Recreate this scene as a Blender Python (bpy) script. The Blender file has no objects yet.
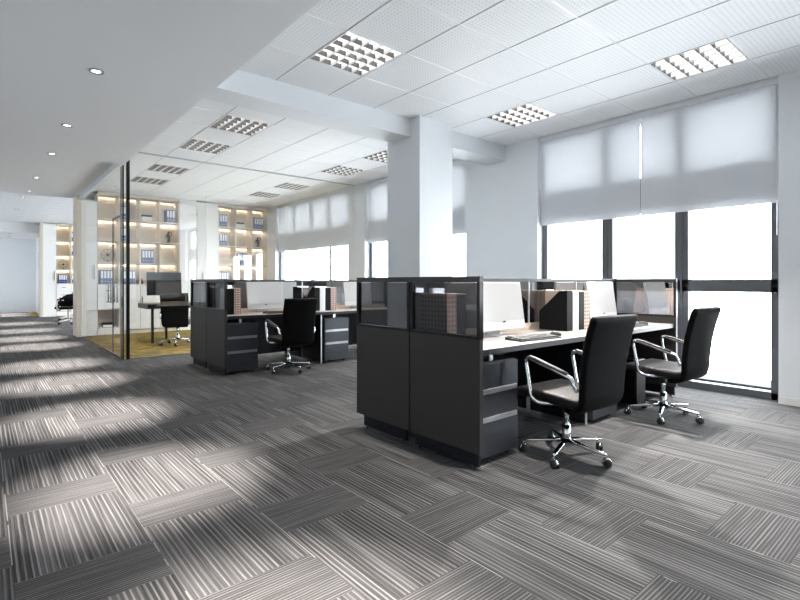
import bpy, bmesh, math, random
from mathutils import Vector, Matrix
random.seed(7)
scn = bpy.context.scene
COL = scn.collection
PI = math.pi

# ------------------------------------------------------------------ camera
CAMZ = 1.2
cam_d = bpy.data.cameras.new('camera')
cam = bpy.data.objects.new('camera', cam_d)
COL.objects.link(cam)
cam.location = (0, 0, CAMZ)
cam.rotation_euler = (PI/2, 0, -math.atan2(.6468, .7627))
cam_d.sensor_width = 36.0
cam_d.lens = 492/800*36
cam_d.shift_y = -18/800
cam_d.clip_start = .05
scn.camera = cam

# ------------------------------------------------------------------ world
SKY = 13.5
w = bpy.data.worlds.new('world'); scn.world = w
w.use_nodes = True
bg = w.node_tree.nodes['Background']
bg.inputs[0].default_value = (.925, .96, 1.0, 1)
bg.inputs[1].default_value = SKY
TROFFER_W = 300      # watts of the sharp lamp in each recessed fitting
TROFFER_TUBE = 5.0
DOWN_W = 2300
MAIN_W = 1100
LED = 24.0
scn.view_settings.view_transform = 'Standard'
scn.view_settings.look = 'None'
scn.view_settings.exposure = 0.3
scn.view_settings.gamma = 1.0
scn.view_settings.use_curve_mapping = False

CEIL = 3.25
SOF = 3.0
WX = 6.0            # window wall, inner face
FX = 6.17           # window frame plane
# openings in the window wall: (y0, y1, number of panes)
WIN = [(-2.86, -.08, 3), (1.29, 4.06, 3), (5.42, 8.19, 3), (8.80, 12.25, 4), (13.9, 19.9, 6)]  # the last opening is out of sight, added to light the lounge
# sky portals (sampling aid only: they emit nothing, they sit in the openings)
for y0, y1, n in WIN:
    for z0, z1 in ((.08, 2.0), (2.45, 3.16)):
        ld = bpy.data.lights.new('window_portal', 'AREA')
        ld.shape = 'RECTANGLE'; ld.size = z1-z0; ld.size_y = y1-y0
        ld.cycles.is_portal = True
        lo = bpy.data.objects.new('window_portal', ld); COL.objects.link(lo)
        lo.location = (FX+.12, (y0+y1)/2, (z0+z1)/2)
        lo.rotation_euler = (0, PI/2, 0)

ld = bpy.data.lights.new('window_portal', 'AREA'); ld.shape = 'RECTANGLE'; ld.size = 1.1; ld.size_y = 1.5; ld.cycles.is_portal = True
lo = bpy.data.objects.new('window_portal', ld); COL.objects.link(lo); lo.location = (-1.86, 22.85, 1.35); lo.rotation_euler = (0, -PI/2, 0)

# ------------------------------------------------------------------ materials
def nmat(name):
    m = bpy.data.materials.new(name); m.use_nodes = True
    return m, m.node_tree.nodes, m.node_tree.links
def pmat(name, col, rough=.5, metal=0., spec=.5, emit=None, es=0., coat=0., noise=0., nscale=30., bump=0.):
    m, N, L = nmat(name)
    b = N['Principled BSDF']
    b.inputs['Base Color'].default_value = (*col, 1)
    b.inputs['Roughness'].default_value = rough
    b.inputs['Metallic'].default_value = metal
    b.inputs['Specular IOR Level'].default_value = spec
    b.inputs['Coat Weight'].default_value = coat
    if emit:
        b.inputs['Emission Color'].default_value = (*emit, 1)
        b.inputs['Emission Strength'].default_value = es
    if noise or bump:
        tc = N.new('ShaderNodeTexCoord'); nz = N.new('ShaderNodeTexNoise')
        nz.inputs['Scale'].default_value = nscale; nz.inputs['Detail'].default_value = 4
        L.new(tc.outputs['Object'], nz.inputs['Vector'])
        if noise:
            mx = N.new('ShaderNodeMix'); mx.data_type = 'RGBA'
            mx.inputs[6].default_value = (*[c*(1-noise) for c in col], 1)
            mx.inputs[7].default_value = (*[min(1, c*(1+noise)) for c in col], 1)
            L.new(nz.outputs['Fac'], mx.inputs[0]); L.new(mx.outputs[2], b.inputs['Base Color'])
        if bump:
            bp = N.new('ShaderNodeBump'); bp.inputs['Strength'].default_value = bump; bp.inputs['Distance'].default_value = .002
            L.new(nz.outputs['Fac'], bp.inputs['Height']); L.new(bp.outputs['Normal'], b.inputs['Normal'])
    return m
def glass_mat(name, tint, refl, rough=0.0):
    m, N, L = nmat(name)
    for n in list(N):
        if n.type != 'OUTPUT_MATERIAL': N.remove(n)
    out = [n for n in N if n.type == 'OUTPUT_MATERIAL'][0]
    t = N.new('ShaderNodeBsdfTransparent'); t.inputs[0].default_value = (*tint, 1)
    g = N.new('ShaderNodeBsdfGlossy'); g.inputs['Roughness'].default_value = rough
    g.inputs[0].default_value = (.95, .95, .95, 1)
    lw = N.new('ShaderNodeLayerWeight'); lw.inputs[0].default_value = .5     # facing term, the same from both sides
    pw = N.new('ShaderNodeMath'); pw.operation = 'POWER'; pw.inputs[1].default_value = 5.
    L.new(lw.outputs['Facing'], pw.inputs[0])
    ad = N.new('ShaderNodeMath'); ad.operation = 'MULTIPLY_ADD'; ad.use_clamp = True
    ad.inputs[1].default_value = .22; ad.inputs[2].default_value = .025+refl
    L.new(pw.outputs[0], ad.inputs[0])
    mx = N.new('ShaderNodeMixShader')
    L.new(ad.outputs[0], mx.inputs[0]); L.new(t.outputs[0], mx.inputs[1]); L.new(g.outputs[0], mx.inputs[2])
    L.new(mx.outputs[0], out.inputs[0])
    return m

class NB:
    """tiny node-maths helper"""
    def __init__(s, N, L): s.N, s.L = N, L
    def m(s, op, a, b=None, c=None):
        n = s.N.new('ShaderNodeMath'); n.operation = op
        for i, v in enumerate((a, b, c)):
            if v is None: continue
            if isinstance(v, (int, float)): n.inputs[i].default_value = v
            else: s.L.new(v, n.inputs[i])
        return n.outputs[0]
    def xyz(s, x, y, z=0.):
        n = s.N.new('ShaderNodeCombineXYZ')
        for i, v in enumerate((x, y, z)):
            if isinstance(v, (int, float)): n.inputs[i].default_value = v
            else: s.L.new(v, n.inputs[i])
        return n.outputs[0]
    def noise(s, vec, scale=1., detail=2., rough=.5):
        n = s.N.new('ShaderNodeTexNoise'); n.inputs['Scale'].default_value = scale
        n.inputs['Detail'].default_value = detail; n.inputs['Roughness'].default_value = rough
        s.L.new(vec, n.inputs['Vector']); return n.outputs['Fac']
    def mix(s, f, a, b):
        n = s.N.new('ShaderNodeMix'); n.data_type = 'RGBA'
        if isinstance(f, (int, float)): n.inputs[0].default_value = f
        else: s.L.new(f, n.inputs[0])
        for i, v in ((6, a), (7, b)):
            if isinstance(v, tuple): n.inputs[i].default_value = (*v, 1)
            else: s.L.new(v, n.inputs[i])
        return n.outputs[2]
    def ramp(s, f, p0, p1):
        n = s.N.new('ShaderNodeMapRange'); n.interpolation_type = 'SMOOTHSTEP'
        s.L.new(f, n.inputs[0]); n.inputs[1].default_value = p0; n.inputs[2].default_value = p1
        return n.outputs[0]

def carpet_mat():
    m, N, L = nmat('striped_carpet'); q = NB(N, L); b = N['Principled BSDF']
    tc = N.new('ShaderNodeTexCoord'); sp = N.new('ShaderNodeSeparateXYZ'); L.new(tc.outputs['Object'], sp.inputs[0])
    x, y = sp.outputs[0], sp.outputs[1]
    xs = q.m('DIVIDE', q.m('SUBTRACT', x, .6), .505)
    col = q.m('FLOOR', xs); fx = q.m('FRACT', xs)
    par = q.m('FLOORED_MODULO', col, 2.)
    yy = q.m('ADD', q.m('SUBTRACT', y, 1.58), q.m('MULTIPLY', par, .492))
    fy = q.m('FLOORED_MODULO', yy, 1.06)
    row = q.m('FLOOR', q.m('DIVIDE', yy, 1.06))
    band = q.m('LESS_THAN', fy, .335)
    seed = q.m('ADD', q.m('MULTIPLY', col, 3.7), q.m('MULTIPLY', row, 11.3))
    # long stripes: dark grounds with light yarn lines running down the tile
    wob = q.m('MULTIPLY', q.m('SUBTRACT', q.noise(q.xyz(x, y), 7., 2.), .5), .004)
    xw = q.m('ADD', x, wob)
    ph = q.m('MULTIPLY', q.noise(q.xyz(q.m('MULTIPLY', xw, 22.), q.m('MULTIPLY', y, .35), seed), 1., 2.), 7.)
    w1 = q.m('SINE', q.m('ADD', q.m('MULTIPLY', xw, 268.), ph))
    n1 = q.noise(q.xyz(q.m('MULTIPLY', xw, 55.), q.m('MULTIPLY', y, 1.1), seed), 1., 2., .6)
    n0 = q.noise(q.xyz(q.m('MULTIPLY', xw, 150.), q.m('MULTIPLY', y, 2.5), seed), 1., 2., .6)
    s1 = q.m('ADD', q.m('MULTIPLY', q.ramp(w1, .0, 1.), q.m('ADD', .2, q.m('MULTIPLY', q.ramp(n1, .33, .68), .6))), q.m('MULTIPLY', q.ramp(n0, .3, .75), .26))
    n2 = q.noise(q.xyz(q.m('MULTIPLY', xw, 16.), q.m('MULTIPLY', y, .8), seed), 1., 1.)
    s1 = q.m('ADD', s1, q.m('MULTIPLY', q.ramp(n2, .35, .7), .22))
    # cross band: finer yarns running across
    w3 = q.m('SINE', q.m('ADD', q.m('MULTIPLY', q.m('ADD', y, wob), 420.), q.m('MULTIPLY', q.noise(q.xyz(q.m('MULTIPLY', x, .8), q.m('MULTIPLY', y, 12.), seed), 1., 2.), 8.)))
    n3 = q.noise(q.xyz(q.m('MULTIPLY', x, 2.), q.m('MULTIPLY', y, 60.), q.m('ADD', seed, 5.)), 1., 2.)
    s2 = q.m('ADD', q.m('MULTIPLY', q.ramp(w3, -.3, .9), q.m('ADD', .16, q.m('MULTIPLY', q.ramp(n3, .35, .65), .44))), .16)
    s = q.m('ADD', q.m('MULTIPLY', band, s2), q.m('MULTIPLY', q.m('SUBTRACT', 1., band), s1))
    # knitted loops
    loop = q.noise(q.xyz(q.m('MULTIPLY', x, 230.), q.m('MULTIPLY', y, 230.)), 1., 1.)
    s = q.m('ADD', s, q.m('MULTIPLY', q.m('SUBTRACT', loop, .5), .35))
    c = q.mix(q.m('MAXIMUM', q.m('MINIMUM', s, 1.), 0.), (.0125, .0125, .0131), (.158, .157, .160))
    # pale worn joint between the columns of tiles
    seam = q.m('LESS_THAN', q.m('MINIMUM', fx, q.m('SUBTRACT', 1., fx)), .0045)
    c = q.mix(q.m('MULTIPLY', seam, q.m('GREATER_THAN', q.noise(q.xyz(x, y), 2.3, 1.), .5)), c, (.22, .215, .21))
    L.new(c, b.inputs['Base Color'])
    b.inputs['Roughness'].default_value = .9
    b.inputs['Specular IOR Level'].default_value = .2
    bp = N.new('ShaderNodeBump'); bp.inputs['Strength'].default_value = .5; bp.inputs['Distance'].default_value = .004
    L.new(s, bp.inputs['Height']); L.new(bp.outputs['Normal'], b.inputs['Normal'])
    return m
def yellow_carpet():
    m, N, L = nmat('mustard_carpet'); q = NB(N, L); b = N['Principled BSDF']
    tc = N.new('ShaderNodeTexCoord'); sp = N.new('ShaderNodeSeparateXYZ'); L.new(tc.outputs['Object'], sp.inputs[0])
    x, y = sp.outputs[0], sp.outputs[1]
    n1 = q.noise(q.xyz(q.m('MULTIPLY', x, 3.), q.m('MULTIPLY', y, 13.)), 1., 3., .6)
    n2 = q.noise(q.xyz(q.m('MULTIPLY', x, 25.), q.m('MULTIPLY', y, 4.), 9.), 1., 2.)
    c = q.mix(q.ramp(n1, .35, .65), (.030, .022, .003), (.36, .23, .006))
    c = q.mix(q.m('MULTIPLY', q.ramp(n2, .45, .7), .5), c, (.10, .07, .008))
    L.new(c, b.inputs['Base Color']); b.inputs['Roughness'].default_value = .9
    return m
GX, GY, PX_, PY_ = 2.89, 1.363, .625, .657     # ceiling grid origin and pitch
def tile_mat():
    m, N, L = nmat('perforated_ceiling_tile'); q = NB(N, L); b = N['Principled BSDF']
    tc = N.new('ShaderNodeTexCoord'); sp = N.new('ShaderNodeSeparateXYZ'); L.new(tc.outputs['Object'], sp.inputs[0])
    x, y = sp.outputs[0], sp.outputs[1]
    fx = q.m('FRACT', q.m('DIVIDE', q.m('SUBTRACT', x, GX), PX_)); fy = q.m('FRACT', q.m('DIVIDE', q.m('SUBTRACT', y, GY), PY_))
    dx = q.m('SUBTRACT', q.m('FRACT', q.m('MULTIPLY', fx, 18.)), .5); dy = q.m('SUBTRACT', q.m('FRACT', q.m('MULTIPLY', fy, 18.)), .5)
    d = q.m('SQRT', q.m('ADD', q.m('MULTIPLY', dx, dx), q.m('MULTIPLY', dy, dy)))
    hole = q.m('LESS_THAN', d, .20)
    inx = q.m('LESS_THAN', q.m('ABSOLUTE', q.m('SUBTRACT', fx, .5)), .455); iny = q.m('LESS_THAN', q.m('ABSOLUTE', q.m('SUBTRACT', fy, .5)), .455)
    hole = q.m('MULTIPLY', hole, q.m('MULTIPLY', inx, iny))
    c = q.mix(hole, (.86, .875, .89), (.67, .68, .69))
    L.new(c, b.inputs['Base Color']); b.inputs['Roughness'].default_value = .6
    return m
def wood_mat():
    m, N, L = nmat('pale_oak'); q = NB(N, L); b = N['Principled BSDF']
    tc = N.new('ShaderNodeTexCoord'); sp = N.new('ShaderNodeSeparateXYZ'); L.new(tc.outputs['Object'], sp.inputs[0])
    n = q.noise(q.xyz(q.m('MULTIPLY', sp.outputs[0], 30.), q.m('MULTIPLY', sp.outputs[1], 30.), q.m('MULTIPLY', sp.outputs[2], 1.5)), 1., 4.)
    L.new(q.mix(n, (.56, .49, .395), (.70, .64, .55)), b.inputs['Base Color']); b.inputs['Roughness'].default_value = .5
    return m
def pattern_mat():
    m, N, L = nmat('diamond_print_board'); q = NB(N, L); b = N['Principled BSDF']
    tc = N.new('ShaderNodeTexCoord'); sp = N.new('ShaderNodeSeparateXYZ'); L.new(tc.outputs['Object'], sp.inputs[0])
    h = q.m('ADD', sp.outputs[0], sp.outputs[1])
    a = q.m('SINE', q.m('MULTIPLY', q.m('ADD', h, sp.outputs[2]), 95.)); c = q.m('SINE', q.m('MULTIPLY', q.m('SUBTRACT', h, sp.outputs[2]), 95.))
    f = q.ramp(q.m('MULTIPLY', a, c), -.15, .25)
    L.new(q.mix(f, (.62, .47, .38), (.22, .15, .12)), b.inputs['Base Color']); b.inputs['Roughness'].default_value = .6
    return m
def blind_mat():
    m, N, L = nmat('roller_blind_cloth')
    for n in list(N):
        if n.type != 'OUTPUT_MATERIAL': N.remove(n)
    out = [n for n in N if n.type == 'OUTPUT_MATERIAL'][0]
    d = N.new('ShaderNodeBsdfDiffuse'); d.inputs[0].default_value = (.78, .80, .84, 1)
    t = N.new('ShaderNodeBsdfTranslucent'); t.inputs[0].default_value = (.68, .68, .68, 1)
    wv = N.new('ShaderNodeTexNoise'); wv.inputs['Scale'].default_value = 400.
    mx = N.new('ShaderNodeMixShader'); mx.inputs[0].default_value = .24
    L.new(d.outputs[0], mx.inputs[1]); L.new(t.outputs[0], mx.inputs[2]); L.new(mx.outputs[0], out.inputs[0])
    return m

M = dict(
 carpet=carpet_mat(), yellow=yellow_carpet(), tile=tile_mat(), oak=wood_mat(), pattern=pattern_mat(), blind=blind_mat(),
 wall=pmat('wall_paint', (.76, .785, .81), .55, noise=.015, nscale=4),
 soffit=pmat('soffit_paint', (.78, .78, .79), .7, noise=.01, nscale=3),
 tbar=pmat('ceiling_bar', (.88, .89, .90), .25),
 joint=pmat('shadow_joint', (.50, .50, .51), .8),
 frame=pmat('window_frame_paint', (.10, .105, .114), .4),
 clear=glass_mat('clear_glass', (.97, .985, .985), .0),
 partition=glass_mat('partition_glass', (.985, .99, .99), .02),
 front=glass_mat('office_front_glass', (.985, .99, .99), .09),
 smoked=glass_mat('smoked_glass', (.42, .42, .44), .02),
 smokedark=glass_mat('dark_smoked_glass', (.17, .17, .18), .32),
 panel=pmat('taupe_board', (.040, .036, .034), .5, spec=.3, noise=.05, nscale=60),
 plinth=pmat('navy_plinth', (.009, .0095, .014), .5, spec=.25),
 black=pmat('black_lacquer', (.006, .006, .0065), .3, spec=.3),
 rail=pmat('grey_rail', (.032, .032, .034), .4),
 top=pmat('pale_worktop', (.29, .275, .26), .35, noise=.04, nscale=25),
 edge=pmat('dark_edge', (.022, .022, .024), .4, spec=.3),
 ped=pmat('graphite_steel', (.046, .049, .058), .36, metal=.4, spec=.35),
 handle=pmat('satin_strip', (.34, .345, .36), .32, metal=.8),
 chrome=pmat('chrome', (.82, .83, .84), .08, metal=1.),
 alu=pmat('brushed_aluminium', (.75, .76, .77), .3, metal=.6),
 leather=pmat('black_leather', (.0042, .0042, .0046), .6, spec=.07, bump=.3, nscale=120),
 seatl=pmat('top_lit_seat', (.011, .0102, .010), .5, spec=.2, bump=.3, nscale=120),  # light falling on the seat top is put into this paler leather
 rubber=pmat('caster_rubber', (.012, .012, .012), .5),
 white=pmat('white_lacquer', (.80, .79, .77), .25),
 whitebox=pmat('white_card', (.82, .81, .80), .5),
 screen=pmat('lit_white_screen', (.28, .28, .28), .15, emit=(.97, .98, 1.), es=.16),
 shell=pmat('white_shell', (.46, .46, .46), .3),
 dark=pmat('charcoal_card', (.007, .007, .008), .5, spec=.12),
 kraft=pmat('kraft_board', (.55, .44, .36), .6, noise=.12, nscale=80),
 blue=pmat('blue_binder', (.035, .075, .24), .45),
 label=pmat('spine_label', (.80, .82, .86), .5),
 bronze=pmat('dark_bronze', (.035, .025, .02), .35, metal=.6),
 key=pmat('key_plastic', (.011, .011, .012), .4),
 led=pmat('warm_led', (1, .85, .6), .5, emit=(1., .90, .76), es=LED),
 tube=pmat('fluorescent_tube', (1, 1, 1), .5, emit=(1., .96, .90), es=TROFFER_TUBE),
 lens=pmat('downlight_lens', (1, 1, 1), .4, emit=(1., .95, .88), es=4.),
 mirror=pmat('white_louvre', (.74, .74, .74), .22),
 blade=pmat('dark_blade', (.085, .085, .088), .3, metal=.4),
 balcony=pmat('slate_ledge', (.060, .062, .066), .7, spec=.1),
)

# ------------------------------------------------------------------ mesh helpers
class MB:
    def __init__(s): s.bm = bmesh.new(); s.mats = []; s.mi = 0; s.smooth = False
    def mat(s, m):
        if m not in s.mats: s.mats.append(m)
        s.mi = s.mats.index(m); return s
    def _f(s, faces, smooth=False):
        for f in faces: f.material_index = s.mi; f.smooth = smooth
    def box(s, x0, x1, y0, y1, z0, z1, bev=0., rot=None):
        r = bmesh.ops.create_cube(s.bm, size=1.)
        vs = r['verts']
        for v in vs:
            v.co = Vector(((x0+x1)/2+v.co.x*(x1-x0), (y0+y1)/2+v.co.y*(y1-y0), (z0+z1)/2+v.co.z*(z1-z0)))
        fs = list({f for v in vs for f in v.link_faces}); s._f(fs)
        if bev > 0:
            es = list({e for v in vs for e in v.link_edges})
            k = bmesh.ops.bevel(s.bm, geom=es, offset=bev, segments=2, affect='EDGES', profile=.5)
            s._f(k['faces'])
        return s
    def quad(s, pts):
        f = s.bm.faces.new([s.bm.verts.new(p) for p in pts]); s._f([f]); return s
    def prism(s, pts, axis, a, b):
        """polygon pts in the plane normal to axis ('x','y','z'), extruded from a to b"""
        def P(p, t): return {'x': (t, p[0], p[1]), 'y': (p[0], t, p[1]), 'z': (p[0], p[1], t)}[axis]
        A = [s.bm.verts.new(P(p, a)) for p in pts]; B = [s.bm.verts.new(P(p, b)) for p in pts]
        n = len(pts); fs = [s.bm.faces.new(A), s.bm.faces.new(B[::-1])]
        for i in range(n): fs.append(s.bm.faces.new((A[i], B[i], B[(i+1) % n], A[(i+1) % n])))
        s._f(fs); return s
    def loft(s, rings, cap=True, smooth=True, closed=False):
        R = [[s.bm.verts.new(p) for p in r] for r in rings]; fs = []
        n = len(R[0]); rng = range(len(R)) if closed else range(len(R)-1)
        for i in rng:
            a, b = R[i], R[(i+1) % len(R)]
            for j in range(n): fs.append(s.bm.faces.new((a[j], a[(j+1) % n], b[(j+1) % n], b[j])))
        if cap and not closed: fs += [s.bm.faces.new(R[0][::-1]), s.bm.faces.new(R[-1])]
        s._f(fs, smooth); return s
    def cyl(s, p, r, h, axis='z', n=20, r2=None, smooth=True):
        r2 = r if r2 is None else r2
        def P(a, rr, t):
            c, d = rr*math.cos(a), rr*math.sin(a)
            return {'z': (p[0]+c, p[1]+d, p[2]+t), 'x': (p[0]+t, p[1]+c, p[2]+d), 'y': (p[0]+d, p[1]+t, p[2]+c)}[axis]
        return s.loft([[P(2*PI*i/n, rr, t) for i in range(n)] for rr, t in ((r, 0), (r2, h))], smooth=smooth)
    def tube(s, path, r, n=10, closed=False, flat=1., rs=None):
        path = [Vector(p) for p in path]; rings = []; N0 = None
        for i, p in enumerate(path):
            if closed: t = path[(i+1) % len(path)]-path[i-1]
            else: t = path[min(i+1, len(path)-1)]-path[max(i-1, 0)]
            t.normalize()
            if N0 is None:
                N0 = t.orthogonal().normalized()
                if abs(t.x) < .9: N0 = (Vector((1, 0, 0))-t*t.x).normalized()
            N0 = (N0-t*N0.dot(t)).normalized(); B = t.cross(N0); q = rs[i] if rs else r
            rings.append([p+N0*(q*flat*math.cos(2*PI*j/n))+B*(q*math.sin(2*PI*j/n)) for j in range(n)])
        return s.loft(rings, closed=closed)
    def rot(s, ang, axis, about):
        bmesh.ops.rotate(s.bm, verts=s.bm.verts, cent=about, matrix=Matrix.Rotation(ang, 3, axis)); return s
    def move(s, d):
        bmesh.ops.translate(s.bm, verts=s.bm.verts, vec=d); return s
    def build(s, name, mat=None, parent=None):
        bmesh.ops.recalc_face_normals(s.bm, faces=s.bm.faces)
        me = bpy.data.meshes.new(name); s.bm.to_mesh(me); s.bm.free()
        for k in (s.mats or [mat]): me.materials.append(k)
        o = bpy.data.objects.new(name, me); COL.objects.link(o)
        if parent: o.parent = parent
        return o
def ease(pts, k=4):
    """Catmull-Rom smoothing of a polyline"""
    P = [Vector(p) for p in pts]; out = []
    for i in range(len(P)-1):
        a, b, c, d = P[max(i-1, 0)], P[i], P[i+1], P[min(i+2, len(P)-1)]
        for j in range(k):
            t = j/k
            out.append(.5*((2*b)+(c-a)*t+(2*a-5*b+4*c-d)*t*t+(3*b-3*c+d-a)*t**3))
    return out+[P[-1]]
def rrect(cx, cz, hw, hh, r, k=4):
    r = min(r, hw*.99, hh*.99); o = []
    for sx, sz, a0 in ((1, 1, 0), (-1, 1, PI/2), (-1, -1, PI), (1, -1, 3*PI/2)):
        for i in range(k+1):
            a = a0+PI/2*i/k; o.append((cx+sx*(hw-r)+r*math.cos(a), cz+sz*(hh-r)+r*math.sin(a)))
    return o
def struct(o): o['kind'] = 'structure'; return o
def thing(name, label, cat, loc=(0, 0, 0), rz=0., group=None):
    o = bpy.data.objects.new(name, None); o.empty_display_size = .1; COL.objects.link(o)
    o.location = loc; o.rotation_euler = (0, 0, rz); return tag(o, label, cat, group)
def tag(o, label, cat, group=None):
    o['label'] = label; o['category'] = cat
    if group: o['group'] = group
    return o
def dup(o, loc=None, rz=None, label=None, group=None, parent=None):
    kids = [c for c in bpy.data.objects if c.parent == o]
    c = o.copy(); COL.objects.link(c)
    if parent: c.parent = parent
    if loc is not None: c.location = loc
    if rz is not None: c.rotation_euler = (0, 0, rz)
    if label: c['label'] = label
    if group: c['group'] = group
    for k in kids: dup(k, parent=c)
    return c

# ================================================================== SETTING
X0, X1, Y0, Y1 = -1.7, 6.0, -4.0, 24.5
YG = 8.56           # glass front of the office
XG = 1.65           # glass side / soffit edge
YS = 12.75          # front of the built-in shelves
YD = 13.25          # back of the dividing wall
struct(MB().mat(M['carpet']).box(X0-.1, 6.3, Y0-.1, Y1+.1, -.12, 0).build('floor'))
struct(MB().mat(M['yellow']).box(XG+.02, WX, YG+.02, YS+.45, 0, .006).build('floor_office'))
struct(MB().mat(M['yellow']).box(1.35, 1.62, 21.4, Y1, 0, .006).build('floor_lobby'))
# walls
wl = MB().mat(M['wall'])
wl.box(X0-.15, X0, Y0, 22.1, 0, CEIL+.1).box(X0-.15, X0, 23.6, Y1, 0, CEIL+.1).box(X0-.15, X0, 22.1, 23.6, 0, .8).box(X0-.15, X0, 22.1, 23.6, 1.9, CEIL+.1)
struct(wl.build('wall_left'))
lw_ = MB().mat(M['frame'])
for a_, b_, c_, d_ in ((22.1, 23.6, .8, .86), (22.1, 23.6, 1.84, 1.9), (22.1, 22.16, .8, 1.9), (23.54, 23.6, .8, 1.9)): lw_.box(X0-.12, X0-.06, a_, b_, c_, d_)
lw_ = struct(lw_.build('window_6'))  # unseen window added to brighten the end wall
MB().mat(M['clear']).box(X0-.094, X0-.086, 22.12, 23.58, .82, 1.88).build('pane', None, lw_)
struct(MB().mat(M['wall']).box(X0, 6.3, Y0-.15, Y0, 0, CEIL+.1).build('wall_back'))
struct(MB().mat(M['wall']).box(X0, 6.3, Y1, Y1+.15, 0, CEIL+.1).build('wall_end'))
wb = MB().mat(M['wall'])
edges = [Y0]+[v for y0, y1, n in WIN for v in (y0, y1)]+[Y1]
for i in range(0, len(edges), 2): wb.box(WX, FX+.12, edges[i], edges[i+1], 0, CEIL+.1)
for y0, y1, n in WIN: wb.box(FX-.05, FX+.12, y0, y1, 3.16, CEIL+.1)
struct(wb.build('wall_right'))
# corner jut where the office windows meet the shelves
# ceiling: grid of tiles, open where the fittings are
TROF = [(-1, 3), (-1, 7), (-1, 9), (3, 0), (3, 3), (3, 7), (3, 9), (-1, 12), (-1, 14), (-1, 0), (3, 12), (3, 14), (-1, 21), (2, 21), (-1, 26), (2, 26)]  # lounge fittings and the office window-side ones are added to brighten those rooms
cb = MB().mat(M['tile'])
ix0, ix1 = -8, 5; iy0, iy1 = -9, 36
for i in range(ix0, ix1+1):
    for j in range(iy0, iy1):
        if (i, j) in TROF: continue
        x = GX+i*PX_; y = GY+j*PY_
        cb.quad([(x, y, CEIL), (x, y+PY_, CEIL), (x+PX_, y+PY_, CEIL), (x+PX_, y, CEIL)])
struct(cb.build('ceiling'))
tb = MB().mat(M['joint'])
for i in range(-2, ix1+1):
    x = GX+i*PX_
    tb.box(x-.003, x+.003, GY+iy0*PY_, YD if i > -3 else 20, CEIL-.004, CEIL+.002)
struct(tb.build('trim_1'))
tb = MB().mat(M['tbar'])       # bright exposed bars in one direction
for j in range(-5, 34):
    y = GY+j*PY_
    tb.box(1.3, WX, y-.006, y+.006, CEIL-.003, CEIL+.002)
struct(tb.build('trim_2'))
# corridor soffit, beam, column
struct(MB().mat(M['soffit']).box(X0, XG, Y0, YG-.02, SOF, CEIL+.06).box(X0, XG-.04, YG-.03, YD+.05, SOF+.09, CEIL+.05).build('ceiling_corridor'))
struct(MB().mat(M['wall']).box(XG-.05, XG+.02, YG-.02, YD+.05, SOF, CEIL+.06).build('trim_8'))
struct(MB().mat(M['soffit']).box(X0, XG, 21.2, Y1, 2.9, CEIL+.06).build('ceiling_lobby'))
struct(MB().mat(M['wall']).box(XG-.02, WX, 4.63, 5.0, 3.025, CEIL+.06).build('trim_3'))
struct(MB().mat(M['wall']).box(4.10, 4.68, 4.46, 5.09, 0, CEIL+.02).build('wall_column'))
# white wall run between and beside the shelves of the office
struct(MB().mat(M['wall']).box(XG+.1, WX, YS+.42, YD, 0, CEIL+.02).build('wall_office'))
struct(MB().mat(M['oak']).box(1.56, 1.64, YS-.03, YD+.02, 0, SOF+.09).build('trim_4'))
struct(MB().mat(M['oak']).box(1.50, 1.57, 20.75, 21.4, 0, CEIL).build('trim_5'))
struct(MB().mat(M['wall']).box(1.57, WX, 21.25, 21.4, 0, CEIL).build('wall_lounge'))
struct(MB().mat(M['wall']).box(1.62, 1.75, 21.4, Y1, 0, CEIL).build('wall_lobby'))
struct(MB().mat(M['white']).box(3.70, 4.10, YS, YS+.42, 0, CEIL).build('wall_pilaster'))
struct(MB().mat(M['wall']).box(6.0, 6.1, YS, YD, 0, CEIL).build('trim_6'))
bs = MB().mat(M['white'])
for i in range(0, len(edges), 2):
    bs.box(WX-.012, WX+.002, edges[i], edges[i+1]-.001, 0, .07)
struct(bs.build('baseboard_right'))

# ---- windows
def window(n, y0, y1, k):
    wroot = MB().mat(M['frame'])
    a, b = FX-.05, FX+.05
    fw = .05
    wroot.box(a, b, y0, y1, 0, .078, .004); wroot.box(a, b, y0, y1, 3.12, 3.16)
    wroot.box(a, b, y0, y0+fw*1.75, 0, 3.16); wroot.box(a, b, y1-fw*1.6, y1, 0, 3.16)
    pw = (y1-y0-fw*2.6)/k
    for i in range(1, k):
        y = y0+fw+pw*i
        wroot.box(a, b, y-.072, y+.072, .07, 3.15); wroot.box(a-.012, a, y-.008, y+.008, .08, 2.05)
    wroot.box(a, b, y0, y1, 1.092, 1.228, .004)
    wroot.box(a-.004, a, y0, y1, 1.156, 1.164)
    wroot.box(a, b, y0, y1, 2.04, 2.465)
    o = struct(wroot.build('window_%d' % n))
    for i in range(k):
        ya, yb = y0+fw+pw*i, y0+fw+pw*(i+1)
        for z0, z1 in ((.07, 1.1), (1.22, 2.05), (2.45, 3.13)):
            MB().mat(M['clear']).box(FX-.004, FX+.004, ya, yb, z0, z1).build('pane', None, o)
    return o
for i, (y0, y1, k) in enumerate(WIN): window(i+1, y0, y1, k)
struct(MB().mat(M['balcony']).box(FX+.13, FX+.60, -3.2, 20.2, -.2, .09).build('trim_7'))

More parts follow.
